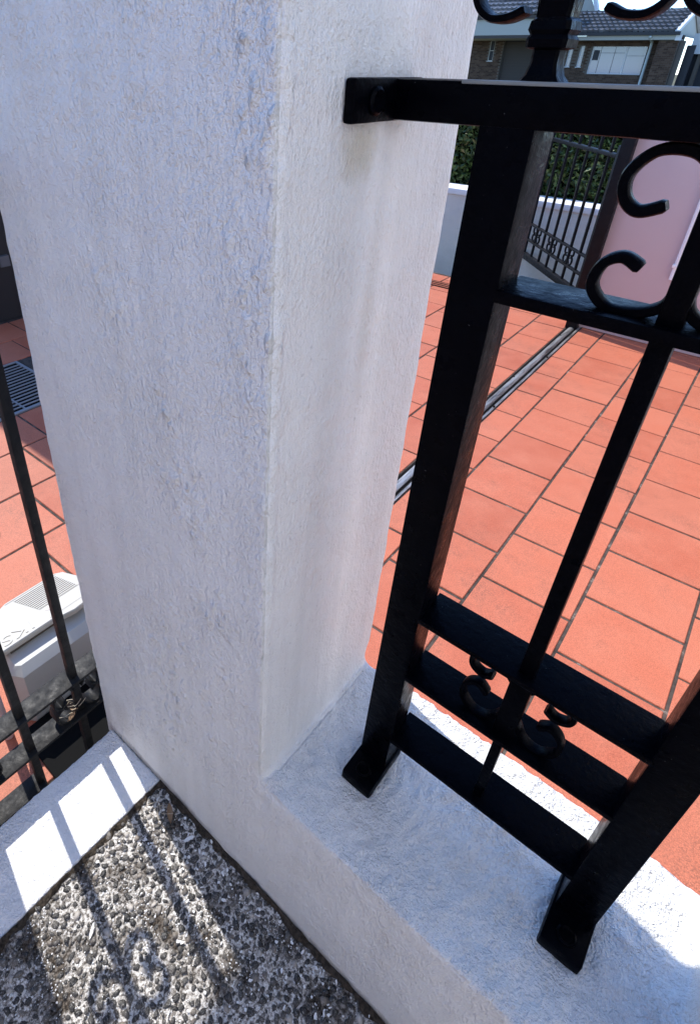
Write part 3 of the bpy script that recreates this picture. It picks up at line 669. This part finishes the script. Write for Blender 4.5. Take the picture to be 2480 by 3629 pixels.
def leaves(n, x0, x1):
    global lv, lfc
    base = sum(len(q) for q in lv)
    px = r.uniform(x0, x1, n); pz = r.uniform(0.06, 0.80, n); py = FW + 0.27 + r.beta(1.2, 2.2, n) * 0.24 + 0.05 * np.sin(px * 5) * np.cos(pz * 9)
    top_ = r.uniform(0, 1, n) < 0.16; pz[top_] = 0.72 + 0.10 * r.uniform(0, 1, top_.sum()) + 0.03 * np.sin(px[top_] * 7); py[top_] = FW + 0.28 + r.uniform(0, 0.65, top_.sum())
    L = r.uniform(0.034, 0.062, n); W = L * r.uniform(0.36, 0.52, n)
    d = r.normal(size=(n, 3)); d[:, 1] = -np.abs(d[:, 1]) * 0.7; d[:, 2] += 0.25; d /= np.linalg.norm(d, axis=1)[:, None]
    u = np.cross(d, r.normal(size=(n, 3))); u /= np.linalg.norm(u, axis=1)[:, None]; nn = np.cross(d, u)
    c = np.stack([px, py, pz], 1)
    t = [c - d * L[:, None] * 0.5, c + u * W[:, None] * 0.5 + nn * L[:, None] * 0.08, c + d * L[:, None] * 0.55, c - u * W[:, None] * 0.5 + nn * L[:, None] * 0.08]
    return np.stack(t, 1).reshape(-1, 3)
lvv = np.concatenate([leaves(15000, -2.6, 0.4), leaves(9000, -7, -2.6), leaves(6000, 0.4, 3.5)])
q = np.arange(len(lvv)).reshape(-1, 4)
fo = link('foliage', np_mesh('foliage', lvv, q, M_LEAF), hd); fo['kind'] = 'stuff'
fo.data.polygons.foreach_set('use_smooth', np.zeros(len(q), bool))

# swing gate, standing open at an angle
ga = math.atan2(0.75, -0.66)
sg = thing('swing_gate', 'dark barred iron gate standing ajar in front of the grey wall', 'gate', (-0.56, 3.69, TZ), ga)
MB().rbox(0.02, 1.0, -0.018, 0.018, h(-0.268), h(-0.226), 0.003).build('bottom_rail', M_IRON_FAR, sg, angle=35)
for zt in (-0.125, -0.012): MB().rbox(0.02, 1.0, -0.016, 0.016, h(zt - 0.010), h(zt), 0.002).build('rail', M_IRON_FAR, sg, angle=35)
MB().rbox(0.02, 1.0, -0.018, 0.018, h(0.553), h(0.575), 0.003).build('top_rail', M_IRON_FAR, sg, angle=35)
MB().rbox(-0.012, 0.019, -0.018, 0.018, h(-0.275), h(0.62), 0.003).build('stile', M_IRON_FAR, sg, angle=35)
for z in (-0.20, 0.50): MB().rbox(-0.30, -0.0125, -0.010, 0.010, h(z), h(z + 0.02), 0.002).build('hinge_arm', M_IRON_FAR, sg, angle=35) if False else None
bme = MB().rbox(-0.0075, 0.0075, -0.0075, 0.0075, h(-0.235), h(0.70), 0.0015); bme = mesh('bar', bme.v, bme.f, M_IRON_FAR)
for k in range(8): link('bar', bme, sg, (0.115 + k * 0.1335, 0, 0)) if 0.115 + k * 0.1335 < 0.98 else None
for k in (1, 3, 5): iron_scrolls(sg, M_IRON_FAR, 0.115 + k * 0.1335, h(-0.068), 0.95, 1, 0.0055, (-0.006, 0.006), 0.98)
iron_scrolls(sg, M_IRON_FAR, 0.115 - 0.0, h(-0.068), 0.0001, 1, 0.004, (-0.004, 0.004), 0.01) if False else None
gp = MB().rbox(-0.628, -0.556, 3.93, 3.999, TZ, 0.90, 0.004).build('gate_post', M_IRON_FAR, None, angle=35)
tag(gp, 'thick black steel post between the barred gate and the mauve wall', 'gate post')
mw = thing('mauve_wall', 'smooth mauve painted wall behind the black gate post', 'wall', (0, 0, TZ))
MB().rbox(-0.560, 1.9, 4.0, 4.32, 0.0, 0.80 - TZ, 0.012).build('wall_body', M_MAUVE, mw, angle=35)
MB().rbox(-0.575, 1.915, 3.985, 4.335, 0.801 - TZ, 0.86 - TZ, 0.008).build('coping', M_MAUVE, mw, angle=35)
dp = thing('downpipe', 'narrow white pipe fixed upright on the mauve wall', 'pipe', (-0.128, 3.972, TZ))
MB().lathe(0, 0, [(0.014, 0.445), (0.014, 1.30)], 14).build('pipe', M_CAPWHITE, dp, angle=40)
for z in (0.52, 1.10): MB().rbox(-0.020, 0.020, -0.017, 0.028, z, z + 0.018, 0.002).build('clip', M_CAPWHITE, dp, angle=40)

# unseen house walls added to bounce warm light onto the pillar and block sky
fc_ = thing('bounce_walls', 'unseen cream and mauve house walls added to bounce light onto the porch', 'house', (1.16, 0, TZ))
M_BOUNCE_CREAM = plaster('cream_bounce', (0.85, 0.83, 0.79), 1.0, False); M_ROSE = plaster('rose_bounce', (0.66, 0.56, 0.55), 1.0, False)
MB().box(0, 0.25, -1.99, 3.3, 0, 3.0).build('wall', M_BOUNCE_CREAM, fc_)  # added unseen wall
MB().box(-6.0, 0.25, -2.3, -2.1, 0, 2.3).build('wall', M_ROSE, fc_)  # added unseen wall
# unseen beam added to shade the outer corner of the porch floor
cpt = thing('shade_beam', 'unseen white beam added high over the tiled side yard to cast shade', 'shade_beam', (-1.7, 0, TZ))
MB().rbox(-0.119, 0.28, -2.4, 0.40, 2.80, 2.845, 0.004).build('beam', M_CAPWHITE, cpt, angle=35)
for y in (-2.3, -1.3): MB().rbox(-0.04, 0.04, y - 0.04, y + 0.04, 0.0, 2.799, 0.004).build('post', M_CAPWHITE, cpt, angle=35)  # unseen posts of the added shade beam
# black channel drain in front of the boundary wall
cdn = thing('channel_drain', 'narrow dark channel drain along the foot of the boundary wall', 'drain', (0, 0, TZ))
MB().box(-3.0, -0.75, 4.10, 4.235, 0.0012, 0.0022).build('channel', M_BLACK, cdn)
for k in range(3): MB().box(-3.0, -0.75, 4.118 + k * 0.040, 4.128 + k * 0.040, 0.0025, 0.006).build('grate_bar', M_TILE, cdn)

def farther(o, k=1.18):
    o.location = CAMLOC + (o.location - CAMLOC) * k; o.scale = (k, k, k)
for o in (bw, hd, sg): farther(o)

# black garage in its own shade, to the side of the pillar
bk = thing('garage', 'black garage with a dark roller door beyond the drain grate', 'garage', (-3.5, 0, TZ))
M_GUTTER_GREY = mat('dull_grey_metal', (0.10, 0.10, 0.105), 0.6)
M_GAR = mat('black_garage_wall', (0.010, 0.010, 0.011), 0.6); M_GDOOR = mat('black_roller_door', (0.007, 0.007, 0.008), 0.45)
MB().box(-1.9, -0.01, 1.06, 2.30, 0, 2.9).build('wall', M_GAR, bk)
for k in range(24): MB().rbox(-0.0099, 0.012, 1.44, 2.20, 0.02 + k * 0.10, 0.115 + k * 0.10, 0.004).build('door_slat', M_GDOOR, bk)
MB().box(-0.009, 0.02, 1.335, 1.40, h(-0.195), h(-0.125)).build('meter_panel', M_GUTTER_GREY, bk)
MB().box(0.061, 0.74, 1.02, 2.36, 2.55, 2.62).build('sky_blocker', M_GAR, bk)  # unseen slab added to keep sky light off the tiles below
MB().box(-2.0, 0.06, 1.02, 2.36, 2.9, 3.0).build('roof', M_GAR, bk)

# ------------------------------------------------------------------ house across the road
K = 2.4
def H(x, y, z): return (CAMLOC.x + K * (x - CAMLOC.x), CAMLOC.y + K * (y - CAMLOC.y), CAMLOC.z + K * (z - CAMLOC.z))
class HB(MB):
    def hbox(s, x0, x1, y0, y1, z0, z1):
        a = H(x0, y0, z0); b = H(x1, y1, z1); return s.box(a[0], b[0], a[1], b[1], a[2], b[2])
    def hpoly(s, pts): return s.add([H(*p) for p in pts], [tuple(range(len(pts)))])
M_CREAM = mat('cream_fascia_paint', (0.36, 0.365, 0.325), 0.6); M_BARGE = mat('pale_grey_barge_paint', (0.62, 0.63, 0.63), 0.6)
M_BRICK = mat('brown_brick', (0.16, 0.10, 0.075), 0.9, 0.2); _n = N(M_BRICK)
_ri = _n.t.nodes.new('ShaderNodeNewGeometry').outputs['Random Per Island']
_n.color(_n.ramp(_ri, [(0.0, (0.050, 0.031, 0.022)), (0.5, (0.080, 0.050, 0.035)), (1.0, (0.115, 0.076, 0.054))]))
M_BMORTAR = mat('brick_mortar', (0.13, 0.115, 0.10), 0.95, 0.1)
M_DOOR = mat('brown_garage_door', (0.050, 0.040, 0.035), 0.7)
M_GLASS = mat('window_glass', (0.25, 0.30, 0.40), 0.06, 0.8); 
M_BLIND = mat('pale_blind', (0.36, 0.40, 0.47), 0.8)
M_SLATE = mat('grey_roof_tile', (0.19, 0.18, 0.20), 0.38, 0.5); _n = N(M_SLATE)
_oi = _n.t.nodes.new('ShaderNodeObjectInfo').outputs['Random']
_n.color(_n.ramp(_oi, [(0.0, (0.070, 0.070, 0.074)), (1.0, (0.145, 0.143, 0.146))]))
M_DARK = mat('dark_opening', (0.008, 0.010, 0.018), 0.5)
M_GUTTER = mat('black_gutter', (0.012, 0.013, 0.018), 0.5)
M_PIPE = mat('pale_green_pipe', (0.42, 0.47, 0.46), 0.5)
hs = thing('brick_house', 'brown brick house with grey tiled roofs across the road', 'house', H(-5.5, 18.5, 0.34))
OFF = Vector(hs.location)
def hp(mb, name, m, parent=None):
    mb.v = [tuple(Vector(p) - OFF) for p in mb.v]; return mb.build(name, m, parent or hs)
yw = 18.5
ops = [(-5.16, -3.90, 0.90, 1.505), (-7.90, -7.76, 1.155, 1.645), (-5.46, -5.35, 1.05, 1.51), (-5.74, -5.63, 1.05, 1.51), (-7.50, -5.95, 0.30, 1.64)]
# wall shell with openings (a grid of panels)
xsb = sorted({-8.6, -3.2} | {o for q in ops for o in q[:2]}); zsb = sorted({0.30, 1.72} | {o for q in ops for o in q[2:]})
wl = HB()
for a, b in zip(xsb[:-1], xsb[1:]):
    for c, d in zip(zsb[:-1], zsb[1:]):
        mx, mz = (a + b) / 2, (c + d) / 2
        if any(o[0] < mx < o[1] and o[2] < mz < o[3] for o in ops): continue
        wl.hbox(a, b, yw, yw + 0.12, c, d)
wb = hp(wl, 'wall', M_BMORTAR)
br = HB(); zc = 0.60; row = 0
while zc < 1.68:
    x = -8.6 + (0.05 if row % 2 else 0)
    while x < -3.2:
        a, b = x + 0.003, min(x + 0.097, -3.2)
        if not any(o[0] < b and a < o[1] and o[2] - 0.005 < zc + 0.016 < o[3] + 0.01 for o in ops): br.hbox(a, b, yw - 0.006, yw + 0.004, zc, zc + 0.0315)
        x += 0.1
    zc += 0.036; row += 1
hp(br, 'brickwork', M_BRICK, wb)['kind'] = 'stuff'
# big window
wf = HB()
for a, b, c, d in ((-5.16, -3.90, 0.90, 0.915), (-5.16, -3.90, 1.49, 1.505), (-5.16, -5.145, 0.915, 1.49), (-3.915, -3.90, 0.915, 1.49), (-4.36, -4.335, 0.915, 1.49)): wf.hbox(a, b, yw + 0.03, yw + 0.06, c, d)
wo_ = hp(wf, 'window', M_BARGE)
for (a, b) in ((-5.145, -4.36), (-4.335, -3.915)): hp(HB().hbox(a, b, yw + 0.045, yw + 0.05, 0.915, 1.49), 'pane', M_GLASS, wo_)
for (a, b, z) in ((-5.12, -4.38, 1.36), (-4.32, -3.93, 1.30)): hp(HB().hbox(a, b, yw + 0.040, yw + 0.044, z - 0.004, z + 0.004), 'glazing_bar', M_GUTTER, wo_)
for x in (-4.62, -4.95): hp(HB().hbox(x - 0.004, x + 0.004, yw + 0.0395, yw + 0.0438, 0.916, 1.489), 'glazing_bar', M_GUTTER, wo_)
hp(HB().hbox(-5.12, -4.98, yw + 0.037, yw + 0.0392, 1.20, 1.42), 'curtain', M_DARK, wo_)
hp(HB().hbox(-5.20, -3.86, yw - 0.004, yw + 0.10, 1.506, 1.53), 'lintel', M_GUTTER)
for (a, b, c, d) in ops[1:4]:
    f = HB()
    for q in ((a, a + 0.014, c, d), (b - 0.014, b, c, d), (a, b, c, c + 0.014), (a, b, d - 0.014, d), (a, b, (c + d) / 2 - 0.006, (c + d) / 2 + 0.006)): f.hbox(q[0], q[1], yw + 0.02, yw + 0.05, q[2], q[3])
    fo_ = hp(f, 'window', M_BARGE); hp(HB().hbox(a + 0.004, b - 0.004, yw + 0.04, yw + 0.045, c + 0.004, d - 0.004), 'pane', M_GLASS if a > -6 else M_DARK, fo_)
    hp(HB().hbox(a - 0.015, b + 0.015, yw - 0.015, yw + 0.02, c - 0.018, c - 0.002), 'sill', M_BARGE, fo_)
# panel lift door
for k in range(18): hp(HB().hbox(-7.495, -5.955, yw + 0.085, yw + 0.10, 0.32 + k * 0.072, 0.388 + k * 0.072), 'door_panel', M_DOOR)
hp(HB().hbox(-7.5, -5.95, yw + 0.101, yw + 0.12, 0.30, 1.64), 'door_back', M_DARK)
# right wing: fascia, gutter, soffit, roof with single tiles
hp(HB().hbox(-6.05, -3.20, 18.0, 18.03, 1.615, 1.70), 'fascia', M_CREAM)
hp(HB().hbox(-6.05, -3.20, 18.031, yw, 1.615, 1.63), 'soffit', M_CREAM)
hp(HB().hbox(-6.05, -3.20, 17.93, 17.998, 1.705, 1.775), 'gutter', M_GUTTER)
hp(HB().hbox(-3.28, -3.16, 17.99, 18.04, 1.60, 1.72), 'gutter_end', M_BARGE)
def rooft(x0, x1, ye, ze, yr, zr2, cols, rows, name):
    bd = HB(); bd.hpoly([(x0, ye, ze), (x1, ye, ze), (x1, yr, zr2), (x0, yr, zr2)]); bd.hpoly([(x0, ye, ze - 0.02), (x0, yr, zr2 - 0.02), (x1, yr, zr2 - 0.02), (x1, ye, ze - 0.02)])
    ro = hp(bd, 'roof', M_GUTTER)
    cw = (x1 - x0) / cols * K; L = math.hypot(yr - ye, zr2 - ze) / rows * K; sl = math.atan2(zr2 - ze, yr - ye)
    prof = [(-0.5, 0.10), (-0.30, 0.02), (-0.05, 0.0), (0.16, 0.03), (0.33, 0.16), (0.46, 0.17), (0.5, 0.12)]
    hh = 1.0 * cw; v = []
    for yy, up in ((-0.07, 0.11), (1.02, 0.012)):
        for u, z in prof: v.append((u * cw * 0.99, yy * L, z * hh + up * 1.35))
    n = len(prof)
    for u, z in prof: v.append((u * cw * 0.99, -0.07 * L, z * hh + 0.005))
    f = [(i, i + 1, n + i + 1, n + i) for i in range(n - 1)] + [(2 * n + i, 2 * n + i + 1, i + 1, i) for i in range(n - 1)]
    me = mesh('roof_tile', v, f, M_SLATE)
    for rI in range(rows):
        for cI in range(cols):
            u = x0 + (cI + 0.5) / cols * (x1 - x0); t = rI / rows
            p = Vector(H(u, ye + (yr - ye) * t, ze + (zr2 - ze) * t)) - OFF
            o = link('roof_tile', me, ro, p); o.rotation_euler = (sl + random.uniform(-0.012, 0.012), 0, random.uniform(-0.01, 0.01))
    return ro
ro = rooft(-6.10, -3.33, 18.0, 1.775, 19.5, 2.275, 22, 6, 'right')
hp(HB().hpoly([(-6.1, 19.5, 2.275), (-3.3, 19.5, 2.275), (-3.3, 21.0, 1.775), (-6.1, 21.0, 1.775)]), 'back_slope', M_SLATE, ro)
rc = HB()
for k in range(10): rc.hbox(-6.1 + k * 0.28, -6.1 + k * 0.28 + 0.265, 19.45, 19.55, 2.255, 2.315); rc.hbox(-6.1 + k * 0.28 + 0.262, -6.1 + k * 0.28 + 0.30, 19.44, 19.56, 2.258, 2.328)
hp(rc, 'ridge_cap', M_SLATE, ro)
# gable end: barge boards and infill
gb = HB()
def strip(p, q, wz, x0, x1):
    gb.add([H(x, *a) for x in (x0, x1) for a in ((p[0], p[1]), (q[0], q[1]), (q[0], q[1] - wz), (p[0], p[1] - wz))], [(0, 1, 2, 3), (4, 7, 6, 5), (0, 4, 5, 1), (1, 5, 6, 2), (2, 6, 7, 3), (3, 7, 4, 0)])
strip((17.98, 1.80), (19.5, 2.33), 0.075, -3.33, -3.25); strip((21.02, 1.80), (19.5, 2.33), 0.075, -3.33, -3.25)
hp(gb, 'barge_board', M_BARGE)
hp(HB().add([H(x, *a) for x in (-3.36, -3.345) for a in ((18.0, 1.72), (21.0, 1.72), (19.5, 2.24))], [(0, 2, 1), (3, 4, 5), (0, 1, 4, 3), (1, 2, 5, 4), (2, 0, 3, 5)]), 'gable_infill', M_CREAM)
# downpipe
dpm = MB(); tube(dpm, [H(-3.80, 17.97, 1.70), H(-3.80, 18.0, 1.655), H(-3.81, 18.25, 1.60), H(-3.81, 18.34, 1.54), H(-3.81, 18.34, 1.0), H(-3.81, 18.34, 0.36)], 0.032 * K, 10, 4)
hp(dpm, 'downpipe', M_PIPE)
# left wing: beam, roof
hp(HB().hbox(-8.6, -6.05, 17.0, 17.06, 1.70, 2.035), 'beam', M_CREAM)
hp(HB().hbox(-8.6, -6.05, 17.061, yw, 1.635, 1.70), 'soffit', M_CREAM)
hp(HB().hbox(-8.6, -6.05, 17.005, 17.055, 1.635, 1.699), 'beam', M_DOOR)
hp(HB().hbox(-8.6, -6.05, 16.95, 17.05, 2.036, 2.11), 'fascia', M_DOOR)
rooft(-8.6, -5.95, 16.95, 2.12, 18.9, 2.80, 21, 6, 'left')
# upper gable peeping over the ridge
ug = HB(); ug.hpoly([(-7.2, 21, 2.30), (-6.02, 21, 2.30), (-6.6, 21, 3.3)]); hp(ug, 'upper_gable', M_CREAM)
gb = HB(); gb.add([H(x, y, z) for y in (20.9, 21.1) for x, z in ((-6.04, 2.35), (-5.96, 2.35), (-6.30, 3.1), (-6.40, 3.1))], [(0, 1, 2, 3), (4, 7, 6, 5), (0, 4, 5, 1), (1, 5, 6, 2), (2, 6, 7, 3), (3, 7, 4, 0)])
hp(gb, 'barge_board', M_BARGE)
# corner pier, porch column and dark openings to the side
pr = HB().hbox(-3.62, -3.20, 18.10, 18.42, 0.60, 1.612); hp(pr, 'pier', M_BMORTAR)
bp = HB(); zc = 0.62; row = 0
while zc < 1.58:
    x = -3.62 + (0 if row % 2 else -0.05)
    while x < -3.2:
        a, b = max(x + 0.003, -3.62), min(x + 0.097, -3.2)
        if b - a > 0.01: bp.hbox(a, b, 18.093, 18.104, zc, zc + 0.0315)
        x += 0.1
    zc += 0.036; row += 1
hp(bp, 'pier_brickwork', M_BRICK)['kind'] = 'stuff'
hp(HB().hbox(-3.19, -3.09, 18.2, 18.3, 0.34, 1.60), 'column', M_BMORTAR)
hp(HB().hbox(-3.08, -2.90, 18.5, 18.56, 0.34, 1.52), 'side_door', M_DARK)
# neighbour beyond
nb = thing('neighbour_house', 'pale flat fronted building beside the brick house gable', 'house', H(-1.9, 20, 0.34)); OFF2 = Vector(nb.location)
def np_(mb, name, m): mb.v = [tuple(Vector(p) - OFF2) for p in mb.v]; return mb.build(name, m, nb)
np_(HB().hbox(-3.12, -0.6, 19.2, 22.0, 1.36, 1.78), 'parapet', M_BARGE)
np_(HB().hbox(-3.05, -0.6, 19.4, 22.0, 0.34, 1.359), 'wall', M_DARK)
np_(HB().hbox(-2.92, -2.84, 19.25, 19.39, 0.34, 1.359), 'column', M_BMORTAR)
